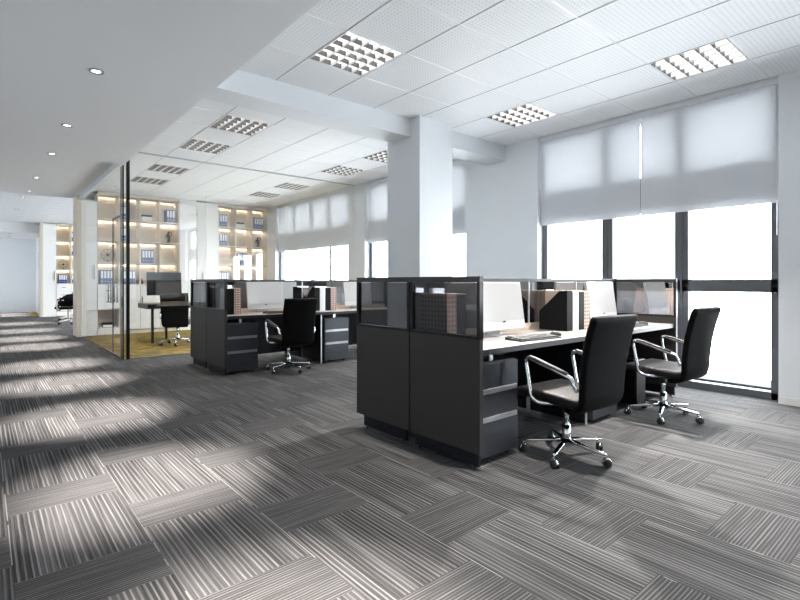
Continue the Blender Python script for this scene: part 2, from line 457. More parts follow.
# ---- roller blinds
def blind(y0, y1, label, chain=True):
    t = thing('roller_blind', label, 'blind', (6.075, (y0+y1)/2, 2.0), 0, 'roller blinds on the tall windows')
    h = (y1-y0)/2; H = CEIL-2.0
    m = MB().mat(M['blind']); nz = 8
    m.box(-.0008, .0008, -h+.002, h-.002, .1, H-.05)
    m.build('cloth', None, t)
    MB().mat(M['blind']).box(-.003, .003, -h+.002, h-.002, 0., .104).build('hem_bar', None, t)
    MB().mat(M['wall']).box(-.03, .06, -h, h, H-.065, H-.004, .006).build('roller_case', None, t)
    if chain:
        q = MB().mat(M['alu']); q.tube([(-.012, -h+.02, H-.08), (-.014, -h+.018, .2), (-.014, -h+.016, -.33)], .003, 6)
        q.tube([(-.020, -h+.004, H-.08), (-.02, -h+.006, .2), (-.016, -h+.012, -.33)], .003, 6)
        q.build('pull_chain', None, t)
    return t
blind(1.30, 2.6588, 'grey roller blind over the right half of the large window nearest the camera')
blind(2.6612, 4.058, 'grey roller blind over the left half of the large window nearest the camera', False)
blind(5.43, 8.18, 'grey roller blind in the middle window, seen behind the white column')
blind(8.82, 12.23, 'pale roller blind over the four pane window inside the glass office')

# ---- recessed louvre fittings
def make_troffer(label):
    t = thing('louvre_ceiling_light', label, 'ceiling light', (0, 0, CEIL), 0, 'recessed louvre lights in the tile grid')
    ax, ay = PX_/2, PY_/2
    h = MB().mat(M['tbar'])
    h.box(-ax, ax, -ay, ay, .115, .125)
    for a, b, c, d in ((-ax, -ax+.012, -ay, ay), (ax-.012, ax, -ay, ay), (-ax, ax, -ay, -ay+.012), (-ax, ax, ay-.012, ay)):
        h.box(a, b, c, d, -.004, .12)
    h.build('housing', None, t)
    l = MB().mat(M['mirror'])
    ux, uy = ax-.014, ay-.014
    cw = 2*ux/5
    for i in range(6):                      # blades along the fitting, wedge shaped
        x = -ux+cw*i
        l.prism([(x-.009, 0), (x+.009, 0), (x+.003, .062), (x-.003, .062)], 'y', -uy, uy)
    l.build('louvre', None, t)
    l = MB().mat(M['blade'])
    for j in range(6):                      # cross blades
        y = -uy+2*uy/5*j
        l.prism([(y-.007, .001), (y+.007, .001), (y+.002, .046), (y-.002, .046)], 'x', -ux, ux)
    l.build('cross_blades', None, t)
    for i in range(5):
        x = -ux+cw*(i+.5)
        MB().mat(M['tube']).cyl((x, -uy+.02, .085), .013, 2*uy-.04, 'y', 8).build('lamp_tube', None, t)
    ld = bpy.data.lights.new('lamp', 'SPOT'); ld.energy = TROFFER_W; ld.color = (1., .93, .87)
    ld.spot_size = math.radians(92); ld.spot_blend = 1.; ld.shadow_soft_size = .05
    lo = bpy.data.objects.new('lamp', ld); COL.objects.link(lo); lo.parent = t; lo.location = (0, 0, -.012); lo.rotation_euler = (0, math.radians(15), 0)     # thrown into the room, away from the windows
    return t
TL = {(-1, 3): 'louvre light nearest the camera, left, between the corridor soffit and the beam',
      (3, 0): 'louvre light above the right half of the near window, furthest right',
      (3, 3): 'louvre light by the window wall, between the column and the near blinds',
      (-1, 7): 'louvre light just beyond the beam on the corridor side',
      (-1, 9): 'louvre light on the corridor side, last one before the glass office',
      (3, 7): 'warm louvre light beside the column top, half hidden beyond the beam',
      (3, 9): 'warm louvre light near the middle window, left of the column top',
      (-1, 12): 'faint louvre light inside the glass office, nearer one of two',
      (-1, 14): 'faint louvre light inside the glass office, nearer the shelves',
      (-1, 21): 'louvre light added to brighten the open lounge, corridor side, nearer row',
      (2, 21): 'louvre light added to brighten the open lounge, window side, nearer row',
      (-1, 26): 'louvre light added to brighten the open lounge, corridor side, far row',
      (2, 26): 'louvre light added to brighten the open lounge, window side, far row',
      (3, 12): 'louvre light added to brighten the glass office by its windows, nearer one',
      (3, 14): 'louvre light added to brighten the glass office by its windows, far one',
      (-1, 0): 'louvre light overhead nearest the camera, above the picture'}
tr0 = None
for i, j in TROF:
    loc = (GX+(i+.5)*PX_, GY+(j+.5)*PY_, CEIL)
    if tr0 is None: tr0 = make_troffer(TL[(i, j)]); tr0.location = loc
    else:
        c = dup(tr0, loc, 0, TL[(i, j)])
for o in [o for o in bpy.data.objects if o.type == 'LIGHT' and o.parent and o.parent.name.startswith('louvre')]:
    p = o.parent.location
    if p.x < 4: o.rotation_euler = (0, 0, 0)
    if p.y > 8.5 and p.y < 13: o.data = o.data.copy(); o.data.energy = TROFFER_W*.4
    elif p.x < 4 and p.y < 8.5:                       # corridor row runs dimmed
        if p.y < 3: o.data = o.data.copy(); o.data.energy = MAIN_W*.35; continue
        if 'dim' not in globals():
            dim = o.data.copy(); dim.energy = TROFFER_W*.3
        o.data = dim
    elif p.x > 4 and p.y < 3:                       # fitting above the near chairs
        o.data = o.data.copy(); o.data.energy = MAIN_W*.75; o.data.color = (1., .945, .89); o.data.spot_size = math.radians(88)
    elif p.x > 4 and 3 < p.y < 4.5:                 # the strong fitting over the near desks, thrown across them
        o.data = o.data.copy(); o.data.energy = MAIN_W; o.data.spot_size = math.radians(82); o.data.spot_blend = .8; o.data.color = (1., .945, .89)
        o.rotation_euler = Vector((-1.8, -1.76, -3.2)).to_track_quat('-Z', 'Y').to_euler()

# ---- downlights in the corridor soffit
dl0 = None
ORD = ['behind the camera', 'overhead, out at the top of the picture', 'first and largest in view', 'second in the row', 'third in the row', 'fourth in the row', 'fifth in the row', 'beyond the soffit in the open lounge', 'deep in the open lounge', 'added for light before the end wall', 'added for light closest to the end wall']
for k, y in enumerate((1.17, 2.99, 4.88, 6.78, 8.42, 11.05, 12.75, 14.9, 17.6, 22.0, 23.3)):  # the pair by the end wall is added to brighten the lobby
    z = SOF if y < 8.5 else SOF+.09 if y < 13 else CEIL if y < 21 else 2.9
    lab = 'small round downlight in the corridor ceiling, '+ORD[k]
    if dl0 is None:
        dl0 = thing('downlight', lab, 'downlight', (.74, y, z), 0, 'downlights along the corridor')
        r = MB().mat(M['handle'])
        ring = [[((.052+.008*math.cos(b))*math.cos(a), (.052+.008*math.cos(b))*math.sin(a), -.004+.006*math.sin(b)) for b in [2*PI*q/8 for q in range(8)]] for a in [2*PI*q/24 for q in range(24)]]
        r.loft(ring, closed=True); r.build('trim_ring', None, dl0)
        MB().mat(M['rail']).cyl((0, 0, -.001), .047, .001, 'z', 24).build('reflector', None, dl0)
        MB().mat(M['lens']).cyl((0, .004, -.002), .034, .002, 'z', 24).build('lens', None, dl0)
        ld = bpy.data.lights.new('lamp', 'SPOT'); ld.energy = DOWN_W; ld.color = (1., .91, .84)
        ld.spot_size = math.radians(32); ld.spot_blend = 1.; ld.shadow_soft_size = .012
        lo = bpy.data.objects.new('lamp', ld); COL.objects.link(lo); lo.parent = dl0; lo.location = (0, 0, -.014)
        lo.rotation_euler = (math.radians(5), 0, 0)
    else: dup(dl0, (.74, y, z), 0, lab)
def smoke(x, y, label):
    t = thing('smoke_detector', label, 'smoke detector', (x, y, CEIL))
    m = MB().mat(M['white'])
    m.cyl((0, 0, -.014), .055, .014, 'z', 24); m.cyl((0, 0, -.035), .03, .021, 'z', 24, .048); m.build('body', None, t)
    MB().mat(M['joint']).cyl((0, 0, -.038), .012, .004, 'z', 16).build('sensor', None, t)
smoke(5.45, 12.1, 'small white smoke detector on the office ceiling by the right shelves')
smoke(2.2, 12.0, 'small white smoke detector on the office ceiling above the left shelves')

# ---- glass office front
g = MB().mat(M['front'])
for a, b in ((XG+.012, 3.1), (3.11, 4.55), (4.56, WX)): g.box(a, b, YG-.006, YG+.006, .01, CEIL-.02)
gw = struct(g.build('wall_glass_front'))
MB().mat(M['black']).box(XG+.045, XG+.09, YG-.03, YG+.03, 0, CEIL-.01, .003).box(XG-.008, XG+.012, YG-.012, YG+.012, 0, CEIL-.01).build('corner_post', None, gw)
MB().mat(M['joint']).box(XG, WX, YG-.012, YG+.012, CEIL-.022, CEIL).build('head_rail', None, gw)
MB().mat(M['handle']).box(XG, WX, YG-.012, YG+.012, 0, .014).build('floor_rail', None, gw)
g = MB().mat(M['partition'])
g.box(XG-.006, XG+.006, YG+.012, 8.685, .01, SOF); g.box(XG-.006, XG+.006, 9.98, YS-.03, .01, SOF)
g.box(XG-.006, XG+.006, 8.71, 9.97, 2.26, SOF)
gs = struct(g.build('wall_glass_side'))
MB().mat(M['frame']).box(XG-.008, XG+.008, 8.685, 8.703, 0, SOF).build('door_jamb', None, gs)
def glass_door(n, ya, yb, yh):
    d = struct(MB().mat(M['partition']).box(XG-.006, XG+.006, ya, yb, .012, 2.24).build('door_%d' % n))
    f = MB().mat(M['frame'])
    if n == 1: f.box(XG-.012, XG+.012, ya, yb, 2.225, 2.25); f.box(XG-.01, XG+.01, yb-.006, yb, .01, 2.25)
    f.box(XG-.012, XG+.012, ya, yb, .008, .03)
    f.build('frame', None, d)
    h = MB().mat(M['handle'])
    for sx in (-.045, .045):
        h.tube([(XG+sx, yh, .86), (XG+sx, yh, 1.2)], .011, 10)
        for z in (.93, 1.13): h.tube([(XG, yh, z), (XG+sx, yh, z)], .006, 8)
    h.build('pull_handle', None, d)
glass_door(1, 8.715, 9.32, 9.22)
glass_door(2, 9.345, 9.96, 9.44)

# ================================================================== SHELVES
def led_shelf(label, x, y, cols, pitch, drawers, wname='bookshelf'):
    """wall unit: open lit bays above, drawers / niche / doors below; origin at lower left front"""
    t = thing(wname, label, 'shelf unit', (x, y, 0))
    W = cols*pitch; D = .40; zs = [1.155, 1.65, 2.15, 2.65, 3.17]
    m = MB().mat(M['oak'])
    m.box(0, W, D-.02, D, 0, CEIL-.01)
    for i in range(cols+1):
        xx = i*pitch; m.box(xx-.018 if i else 0, xx+.018 if i < cols else W, 0, D-.02, 0, CEIL-.01)
    m.box(0, W, 0, D-.02, 3.206, CEIL-.01); m.box(0, W, 0, .018, 3.165, 3.206); m.box(0, W, D-.082, D-.074, 3.155, 3.206); m.box(0, W, .01, D-.02, 0, .08)
    m.build('carcass', None, t)
    for z in zs[:-1]: MB().mat(M['oak']).box(.018, W-.018, .004, D-.02, z-.022, z).box(.018, W-.018, D-.082, D-.074, z-.046, z-.022).build('shelf', None, t)
    for i in range(cols):
        for z in zs[1:]:
            zz = z-.022 if z < 3 else 3.205
            MB().mat(M['led']).box(i*pitch+.03, (i+1)*pitch-.03, D-.050, D-.030, zz-.009, zz-.001).build('light_strip', None, t)
    for i in range(cols):
        xa, xb = i*pitch+.005, (i+1)*pitch-.005
        if i == 0 and drawers:
            for za, zb in ((.875, 1.13), (.60, .87)):
                d = MB().mat(M['white']).box(xa, xb, -.016, .002, za, zb, .003).build('drawer', None, t)
                MB().mat(M['bronze']).box((xa+xb)/2-.05, (xa+xb)/2+.05, -.034, -.016, zb-.13, zb-.115).build('drawer_handle', None, d)
            MB().mat(M['oak']).box(xa, xb, 0, D-.03, .575, .595).build('shelf', None, t)
            MB().mat(M['oak']).box(xa, xb, 0, D-.03, .15, .17).build('shelf', None, t)
            MB().mat(M['white']).box(xa, xb, -.016, .002, .02, .16, .003).build('kick_panel', None, t)
        else:
            d = MB().mat(M['white']).box(xa, xb, -.016, .002, .10, 1.13, .003).build('door', None, t)
            MB().mat(M['bronze']).box(xa+.03, xa+.045, -.036, -.016, .62, .86).build('door_handle', None, d)
    return t
led_shelf('lit oak shelf unit with drawers and blue binders behind the glass office doors', 1.95, YS, 4, .435, True)
led_shelf('washed out lit shelf unit in the office corner beside the windows', 4.66, YS, 3, .452, False)
led_shelf('distant lit oak shelf unit behind the two lounge chairs', 1.95, 20.8, 4, .435, True)
def tall_door(name, label, x0, x1, y, hx, hz, cat='door', mat='white', z1=SOF-.02):
    t = thing(name, label, cat, ((x0+x1)/2, y, 0))
    w_ = (x1-x0)/2
    MB().mat(M[mat]).box(-w_+.004, w_-.004, 0, .02, .06, z1, .003).build('leaf', None, t)
    MB().mat(M[mat]).box(-w_, w_, .004, .40, 0, z1+.02).build('carcass', None, t)
    MB().mat(M['handle']).box(hx-.008, hx+.008, -.03, 0, hz-.16, hz+.16, .003).build('handle', None, t)
    return t
tall_door('tall_cupboard', 'tall white cupboard between the oak end panel and the drawers of the lit shelves', 1.645, 1.945, YS, .1, 1.42)
tall_door('tall_cupboard', 'tall white cupboard with one small handle between the two lit shelf units of the office', 4.105, 4.655, YS, -.12, 1.27, z1=3.2)
tall_door('tall_cupboard', 'distant tall white cupboard left of the lounge shelves', 1.575, 1.945, 20.8, .15, 1.42, z1=3.2)
d3 = struct(MB().mat(M['white']).box(1.585, 1.618, 21.75, 22.75, 0, 2.3).build('door_3'))
MB().mat(M['handle']).box(1.555, 1.585, 21.85, 21.88, .95, 1.25).build('handle', None, d3)

# ---- blue lever-arch binders
def make_binder():
    t = thing('ring_binder', '', 'binder', (0, 0, 0), 0, 'blue ring binders on the lit shelves')
    m = MB().mat(M['blue'])
    m.box(-.030, -.026, 0, .26, 0, .315); m.box(.026, .030, 0, .26, 0, .315); m.box(-.03, .03, 0, .006, 0, .315, .002)
    m.build('cover', None, t)
    MB().mat(M['whitebox']).box(-.024, .024, .03, .25, .01, .29).build('paper', None, t)
    MB().mat(M['label']).box(-.021, .021, -.0015, .0005, .13, .29).build('spine_label', None, t)
    MB().mat(M['alu']).cyl((0, -.002, .06), .011, .002, 'y', 12).build('finger_ring', None, t)
    return t
bproto = make_binder(); used = [False]
def binders(n, x, y, z, where, s=.063):
    pos = ['first', 'second', 'third', 'fourth']
    for i in range(n):
        lab = 'blue ring binder, %s from the left %s' % (pos[i], where)
        if not used[0]:
            used[0] = True; bproto.location = (x+i*s, y, z); bproto['label'] = lab
        else: dup(bproto, (x+i*s, y, z), 0, lab)
YB = YS+.05
def bx(c, off): return 1.95+.435*c+off
binders(3, bx(1, .06), YB, 2.65, 'in the top bay beside the dark post')
binders(3, bx(3, .19), YB, 2.65, 'in the top right office bay')
binders(3, bx(1, .06), YB, 2.15, 'in the second bay down beside the dark post')
binders(4, bx(2, .08), YB, 1.65, 'right of the dark post, third row')
binders(4, bx(0, .10), YB, 1.155, 'above the drawers of the office shelves')
binders(4, bx(1, .12), YB, 1.155, 'in the lowest bay behind the glass door handles')
def cx2(c, off): return 4.66+.452*c+off
binders(3, cx2(0, .08), YB, 2.65, 'in the top left bay of the corner shelves')
binders(4, cx2(2, .12), YB, 2.65, 'in the top right bay of the corner shelves')
binders(3, cx2(0, .08), YB, 2.15, 'in the second left bay of the corner shelves')
binders(4, cx2(1, .10), YB, 1.65, 'in the third row of the corner shelves')
binders(4, cx2(0, .06), YB, 1.155, 'in the lowest bay of the corner shelves')
Y2 = 20.85
binders(3, bx(1, .03), Y2, 2.65, 'in the top lounge bay')
binders(3, bx(1, .03), Y2, 2.15, 'in the second lounge bay')
binders(4, bx(0, .11), Y2, 1.155, 'above the distant lounge drawers')
binders(2, bx(1, .06), Y2, 1.155, 'in the lowest right lounge bay')
# ---- ornaments
def wheel(x, y, z, label):
    t = thing('wheel_ornament', label, 'ornament', (x, y, z))
    r = MB().mat(M['bronze'])
    r.tube([(.13*math.cos(a), 0, .17+.13*math.sin(a)) for a in [2*PI*i/28 for i in range(28)]], .005, 6, closed=True)
    r.build('ring', None, t)
    s_ = MB().mat(M['bronze'])
    for i in range(8):
        a = 2*PI*i/8; s_.tube([(0, 0, .17), (.128*math.cos(a), 0, .17+.128*math.sin(a))], .0035, 5)
    s_.cyl((0, -.02, .17), .028, .04, 'y', 14); s_.build('spokes', None, t)
    MB().mat(M['bronze']).box(-.05, .05, -.035, .035, 0, .012, .003).cyl((0, 0, .01), .008, .05, 'z', 10).build('base', None, t)
wheel(bx(0, .23), YS+.15, 1.65, 'dark spoked wheel ornament in the third bay of the office shelves')
wheel(bx(0, .22), 20.95, 1.65, 'dark spoked wheel ornament in the distant lounge shelves')
def statue(x, y, z, label):
    t = thing('figure_ornament', label, 'ornament', (x, y, z))
    MB().mat(M['bronze']).box(-.045, .045, -.04, .04, 0, .03, .004).build('base', None, t)
    m = MB().mat(M['bronze']); rs = []
    prof = [(.03, .03, .022, 0), (.034, .07, .03, .01), (.026, .12, .024, .02), (.05, .17, .03, .0), (.045, .20, .028, -.012), (.02, .225, .018, -.006), (.03, .25, .026, .004), (.026, .275, .024, .008), (.006, .295, .006, .01)]
    for a, z_, b, dx in prof: rs.append([(dx+a*math.cos(2*PI*i/14), b*math.sin(2*PI*i/14), z_) for i in range(14)])
    m.loft(rs); m.tube(ease([(.04, 0, .19), (.075, -.01, .22), (.05, -.01, .29)]), .009, 8); m.tube(ease([(-.04, 0, .19), (-.07, -.01, .14), (-.03, -.02, .1)]), .009, 8)
    m.build('figure', None, t)
statue(bx(3, .22), YS+.14, 2.15, 'small dark figure ornament in the right bay of the office shelves')
statue(cx2(2, .22), YS+.14, 2.15, 'small dark figure ornament in the right bay of the corner shelves')
def devicebox(x, y, z, label):
    t = thing('storage_box', label, 'box', (x, y, z))
    MB().mat(M['whitebox']).box(-.11, .11, 0, .2, 0, .10, .006).build('body', None, t)
    MB().mat(M['dark']).box(-.115, .115, -.006, .206, .10, .145, .006).build('lid', None, t)
devicebox(bx(2, .16), YB, 2.65, 'white box with dark lid in the top bay of the office shelves')
devicebox(cx2(1, .14), YB, 2.65, 'white box with dark lid in the top bay of the corner shelves')
def lowitem(x, y, z, label):
    t = thing('paper_tray', label, 'tray', (x, y, z))
    m = MB().mat(M['dark']); m.box(-.11, .11, 0, .22, 0, .008); m.box(-.11, -.104, 0, .22, 0, .1); m.box(.104, .11, 0, .22, 0, .1); m.box(-.11, .11, 0, .22, .06, .1, .003); m.build('tray', None, t)
    MB().mat(M['whitebox']).box(-.1, .1, -.006, .21, .009, .05).build('paper_stack', None, t)
lowitem(bx(0, .23), YS+.06, .17, 'dark tray with white papers in the niche under the office drawers')
lowitem(bx(0, .23), 20.86, .17, 'dark tray in the niche of the distant lounge shelves')
def vase(x, y, z, label):
    m = MB().mat(M['bronze']); rs = []
    for r, h in ((.028, 0), (.034, .03), (.03, .07), (.012, .1), (.016, .13)): rs.append([(x+r*math.cos(2*PI*i/14), y+r*math.sin(2*PI*i/14), z+h) for i in range(14)])
    tag(m.loft(rs).build('vase'), label, 'vase')
vase(bx(2, .03)+.02, YS+.08, 1.155, 'small dark vase in the lowest bay right of the dark post')

# ================================================================== WORKSTATIONS
MX = 1.475                    # where the two desks of a row meet
L0, PW = 3.15, 1.345          # bench length and depth
def make_bench(label, loc):
    """two back-to-back double desks; origin at the near left floor corner (x along the desks, y towards the far row)"""
    t = thing('workstation_bench', label, 'desk', loc)
    ym = PW/2
    def end(x0, x1, out, gm):
        # lower boards, near and far halves
        for k, (a, b) in enumerate(((0, ym-.006), (ym+.006, PW))):
            p = MB().mat(M['panel']).box(x0, x1, a, b, .10, .835, .003).build('end_panel', None, t)
            pl0, pl1 = (x0+.012, x1-.004) if out < 0 else (x0+.004, x1-.012)
            ya, yb = (a+.02, b-.045) if k == 0 else (a+.045, b-.09)
            pl = MB().mat(M['plinth']).box(pl0, pl1, ya, yb, .016, .105).build('plinth', None, p)
            for yy in (ya+.04, yb-.04): MB().mat(M['rail']).cyl(((x0+x1)/2, yy, 0), .014, .02, 'z', 12).build('levelling_foot', None, p)
            gl = MB().mat(M[gm]).box((x0+x1)/2-.004, (x0+x1)/2+.004, a+.02, b-.02, .85, 1.195).build('glass_panel', None, t)
            fr = MB().mat(M['black'])
            fr.box(x0, x1, a, a+.024, .835, 1.20); fr.box(x0, x1, b-.024, b, .835, 1.20); fr.box(x0, x1, a, b, .832, .852)
            fr.build('glass_frame', None, t)
        MB().mat(M['rail']).box(x0-.001, x1+.001, 0, PW, 1.198, 1.237, .003).build('top_rail', None, t)
    end(0, .036, -1, 'smoked'); end(L0-.036, L0, 1, 'smokedark')
    # screen between the rows
    gx = [.04, .75, MX, 2.30, L0-.04]
    for i in range(4):
        xa, xb = gx[i], gx[i+1]
        MB().mat(M['smokedark']).box(xa+.006, xb-.006, ym-.004, ym+.004, .80, 1.205).build('screen_glass', None, t)
    for i in (1, 2, 3):
        xa = gx[i]
        MB().mat(M['alu']).box(xa-.004, xa+.005, ym-.012, ym+.012, .765, 1.21).build('screen_post', None, t)
    MB().mat(M['rail']).box(.036, L0-.036, ym-.018, ym+.018, 1.203, 1.232, .003).build('screen_rail', None, t)
    MB().mat(M['kraft']).box(.036, L0-.036, ym-.016, ym+.016, .76, .82).build('cable_duct', None, t)
    MB().mat(M['plinth']).box(.05, L0-.05, ym-.012, ym+.012, .14, .74).build('modesty_panel', None, t)
    for a, b in ((.02, ym-.02), (ym+.02, PW-.02)):
        for i in (0, 1):
            xa, xb = (.037, MX-.002) if i == 0 else (MX+.002, L0-.037)
            wt = MB(); wt.mat(M['edge']).box(xa, xb, a, b, .722, .760, .002)
            wt.mat(M['top']).box(xa+.002, xb-.002, a+.002, b-.002, .7595, .7615)
            wt.build('worktop', None, t)
    for k, (a, b) in enumerate(((.10, ym-.03), (ym+.03, PW-.1))):
        MB().mat(M['plinth']).box(MX-.012, MX+.012, a, b, .02, .722).build('leg', None, t)
        MB().mat(M['alu']).box(MX-.010, MX+.010, a-.008 if k == 0 else b, a if k == 0 else b+.008, 0, .722).build('leg_edge', None, t)
    return t
def make_pedestal(label, loc, rz=0):
    t = thing('drawer_pedestal', label, 'drawer unit', loc, rz, 'three drawer pedestals under the desks')
    MB().mat(M['ped']).box(0, .43, .02, .56, .035, .665, .004).build('body', None, t)
    for za, zb in ((.487, .655), (.30, .470), (.040, .283)):
        d = MB().mat(M['ped']).box(.003, .427, 0, .022, za, zb, .003).build('drawer', None, t)
        if za < .4: MB().mat(M['handle']).box(.015, .415, -.005, .012, zb-.012, zb+.022, .002).build('pull_strip', None, d)
    for x in (.05, .38):
        for y in (.06, .5): MB().mat(M['rubber']).cyl((x-.01, y, .023), .022, .02, 'x', 14).build('caster', None, t)
    MB().mat(M['alu']).box(.19, .225, .06, .095, .664, .721).build('spacer', None, t)
    return t
def make_monitor(label, loc, rz=0):
    t = thing('desktop_monitor', label, 'monitor', loc, rz, 'white desktop monitors on the benches')
    tilt = -.14
    W, z0, z1 = .275, .048, .442
    piv = (0, 0, .2)
    MB().mat(M['shell']).box(-W, W, -.004, .024, z0, z1, .006).rot(tilt, 'X', piv).build('casing', None, t)
    MB().mat(M['screen']).box(-W+.008, W-.008, -.0065, -.003, z0+.075, z1-.010).rot(tilt, 'X', piv).build('screen', None, t)
    MB().mat(M['dark']).prism([(.012*math.cos(a)*1.6, z0+.068+.006*math.sin(a)) for a in [2*PI*i/16 for i in range(16)]], 'y', -.0065, -.003).rot(tilt, 'X', piv).build('sensor', None, t)
    s_ = MB().mat(M['alu'])
    s_.loft([[(x_, y_+.006, z_) for x_, y_ in rrect(0, yc, .09, .005, .003)] for yc, z_ in ((.10, .004), (.095, .03), (.075, .12), (.05, .2), (.03, .24))])
    s_.build('stand', None, t)
    MB().mat(M['alu']).box(-.095, .095, -.05, .11, 0, .006, .002).build('foot', None, t)
    return t
def make_keyboard(label, loc, rz):
    t = thing('keyboard', label, 'keyboard', loc, rz)
    MB().mat(M['key']).prism([(-.08, 0), (.08, 0), (.08, .022), (-.08, .010)], 'x', -.225, .225).build('base', None, t)
    k = MB().mat(M['key'])
    for r in range(5):
        y = .058-.029*r; z = .0135+.0022*(2-r)+.003
        for c in range(16): k.box(-.216+.0271*c, -.216+.0271*c+.0235, y-.012, y+.012, z, z+.008, .0015)
    k.build('keys', None, t)
    return t
def make_mouse(label, loc, rz):
    t = thing('computer_mouse', label, 'mouse', loc, rz)
    rs = []
    for i in range(9):
        a = PI*i/8; y = -.05*math.cos(a); s = math.sin(a)**.6 if 0 < i < 8 else .05
        rs.append([(.029*s*math.cos(b), y, .002+max(0, .034*s*math.sin(b))) for b in [PI*2*q/16 for q in range(16)]])
    MB().mat(M['key']).loft(rs).build('shell', None, t)
    MB().mat(M['rail']).cyl((-.003, .025, .030), .008, .006, 'x', 12).build('wheel', None, t)
    return t
def make_file(kind, label, loc, rz, group='box files and magazine files on the desks'):
    t = thing('magazine_file' if kind == 'slope' else 'box_file', label, 'file', loc, rz, group)
    h, dp, wd = .36, .285, .094
    if kind == 'slope':
        m = MB().mat(M['dark']); th = .004
        prof = [(0, 0), (dp, 0), (dp, .17), (.075, h), (0, h)]
        m.prism(prof, 'x', 0, th); m.prism(prof, 'x', wd-th, wd); m.box(0, wd, 0, th, 0, h); m.box(0, wd, dp-th, dp, 0, .17); m.box(0, wd, 0, dp, 0, th)
        m.build('case', None, t)
        MB().mat(M['kraft']).box(.012, wd-.012, .02, dp-.02, .006, .16).build('papers', None, t)
    else:
        body, sp = {'white': ('kraft', 'whitebox'), 'black': ('kraft', 'dark'), 'print': ('pattern', 'pattern')}[kind]
        MB().mat(M[body]).box(0, wd, .004, dp, 0, h-.012, .002).build('case', None, t)
        MB().mat(M[sp]).box(0, wd, -.002, .005, 0, h-.012, .001).build('spine', None, t)
        MB().mat(M['kraft']).box(.002, wd-.002, 0, dp, h-.013, h-.004).build('lid', None, t)
    return t

B1 = (2.40, 2.05, 0.)
B2 = (2.34, 6.20, 0.)
bench1 = make_bench('long dark double workstation bench nearest the camera with smoked glass end', B1)
bench2 = dup(bench1, B2, 0, 'dark workstation bench further back in front of the glass office', None)
ZT = .7615
# ---- pedestals
ped0 = make_pedestal('dark three drawer pedestal at the near end of the nearest bench', (B1[0]+.045, B1[1]+.055, 0))
dup(ped0, (B1[0]+MX+.03, B1[1]+.055, 0), 0, 'dark drawer pedestal behind the nearest swivel chair, middle of the nearest bench')
dup(ped0, (B2[0]+.045, B2[1]+.055, 0), 0, 'dark three drawer pedestal at the left end of the far bench')
dup(ped0, (B2[0]+MX+.03, B2[1]+.055, 0), 0, 'grey three drawer pedestal lit by the window, right of the far chair')
# ---- monitors, keyboards, mice
mon0 = make_monitor('white monitor on the nearest bench, just past the smoked glass end', (B1[0]+.825, B1[1]+.46, ZT))
dup(mon0, (B1[0]+2.46, B1[1]+.46, ZT), 0, 'white monitor on the nearest bench, behind the nearest chair back')
dup(mon0, (B1[0]+.725, B1[1]+PW-.44, ZT), PI, 'white monitor seen from behind through the smoked glass end of the nearest bench')
dup(mon0, (B1[0]+2.30, B1[1]+PW-.44, ZT), PI, 'white monitor on the window row of the nearest bench, back turned')
dup(mon0, (B2[0]+.76, B2[1]+.44, ZT), 0, 'white monitor on the far bench behind the far swivel chair')
dup(mon0, (B2[0]+2.40, B2[1]+.46, ZT), 0, 'white monitor on the far bench cut off by the nearest bench')
dup(mon0, (B2[0]+1.20, B2[1]+PW-.44, ZT), PI, 'pale monitor on the back row of the far bench, back turned')
kb0 = make_keyboard('black keyboard on the near end of the nearest bench', (B1[0]+.83, B1[1]+.17, ZT), -.12)
dup(kb0, (B1[0]+2.43, B1[1]+.17, ZT), -.05, 'black keyboard partly hidden behind the nearest chair back')
dup(kb0, (B2[0]+.85, B2[1]+.17, ZT), 0, 'black keyboard on the far bench above the far swivel chair')
ms0 = make_mouse('black mouse beside the keyboard at the near end of the nearest bench', (B1[0]+1.18, B1[1]+.2, ZT), .1)
dup(ms0, (B1[0]+2.78, B1[1]+.19, ZT), .1, 'black mouse at the window end of the nearest bench')
# ---- files
protos = {}
def files(x, y, kinds, where, rz=0, step=.098):
    for i, k in enumerate(kinds):
        lab = {'slope': 'black magazine file ', 'white': 'white spined box file ', 'black': 'black spined box file ', 'print': 'tan patterned box file '}[k]+where
        d = i*step if rz == 0 else -i*step
        if k not in protos: protos[k] = make_file(k, lab, (x+d, y, ZT), rz)
        else: dup(protos[k], (x+d, y, ZT), rz, lab)
K4 = ('slope', 'white', 'black', 'print')
files(B1[0]+MX+.085, B1[1]+.325, K4, 'in the middle of the nearest bench')
files(B1[0]+L0-.05, B1[1]+PW-.33, ('print', 'white'), 'at the window end, back row', PI)
files(B1[0]+L0/2-.05, B1[1]+PW-.33, K4, 'in the middle of the back row, nearest bench', PI)
files(B1[0]+.05, B1[1]+.335, ('print', 'black'), 'just inside the nearest smoked glass end')
files(B2[0]+.06, B2[1]+.33, ('slope', 'white', 'black', 'print')[1:], 'at the left end of the far bench')
files(B2[0]+MX+.02, B2[1]+.33, K4, 'in the middle of the far bench')
# ---- computer case under the desk
pc = thing('computer_tower', 'black computer case under the window end of the nearest bench', 'computer', (B1[0]+2.36, B1[1]+.08, 0))
MB().mat(M['black']).box(0, .2, 0, .44, .02, .45, .006).build('case', None, pc)
MB().mat(M['dark']).box(.005, .195, -.008, .004, .03, .44, .004).build('front_panel', None, pc)
for x in (.03, .17):
    for y in (.05, .39): MB().mat(M['rubber']).cyl((x, y, 0), .015, .022, 'z', 12).build('foot', None, pc)

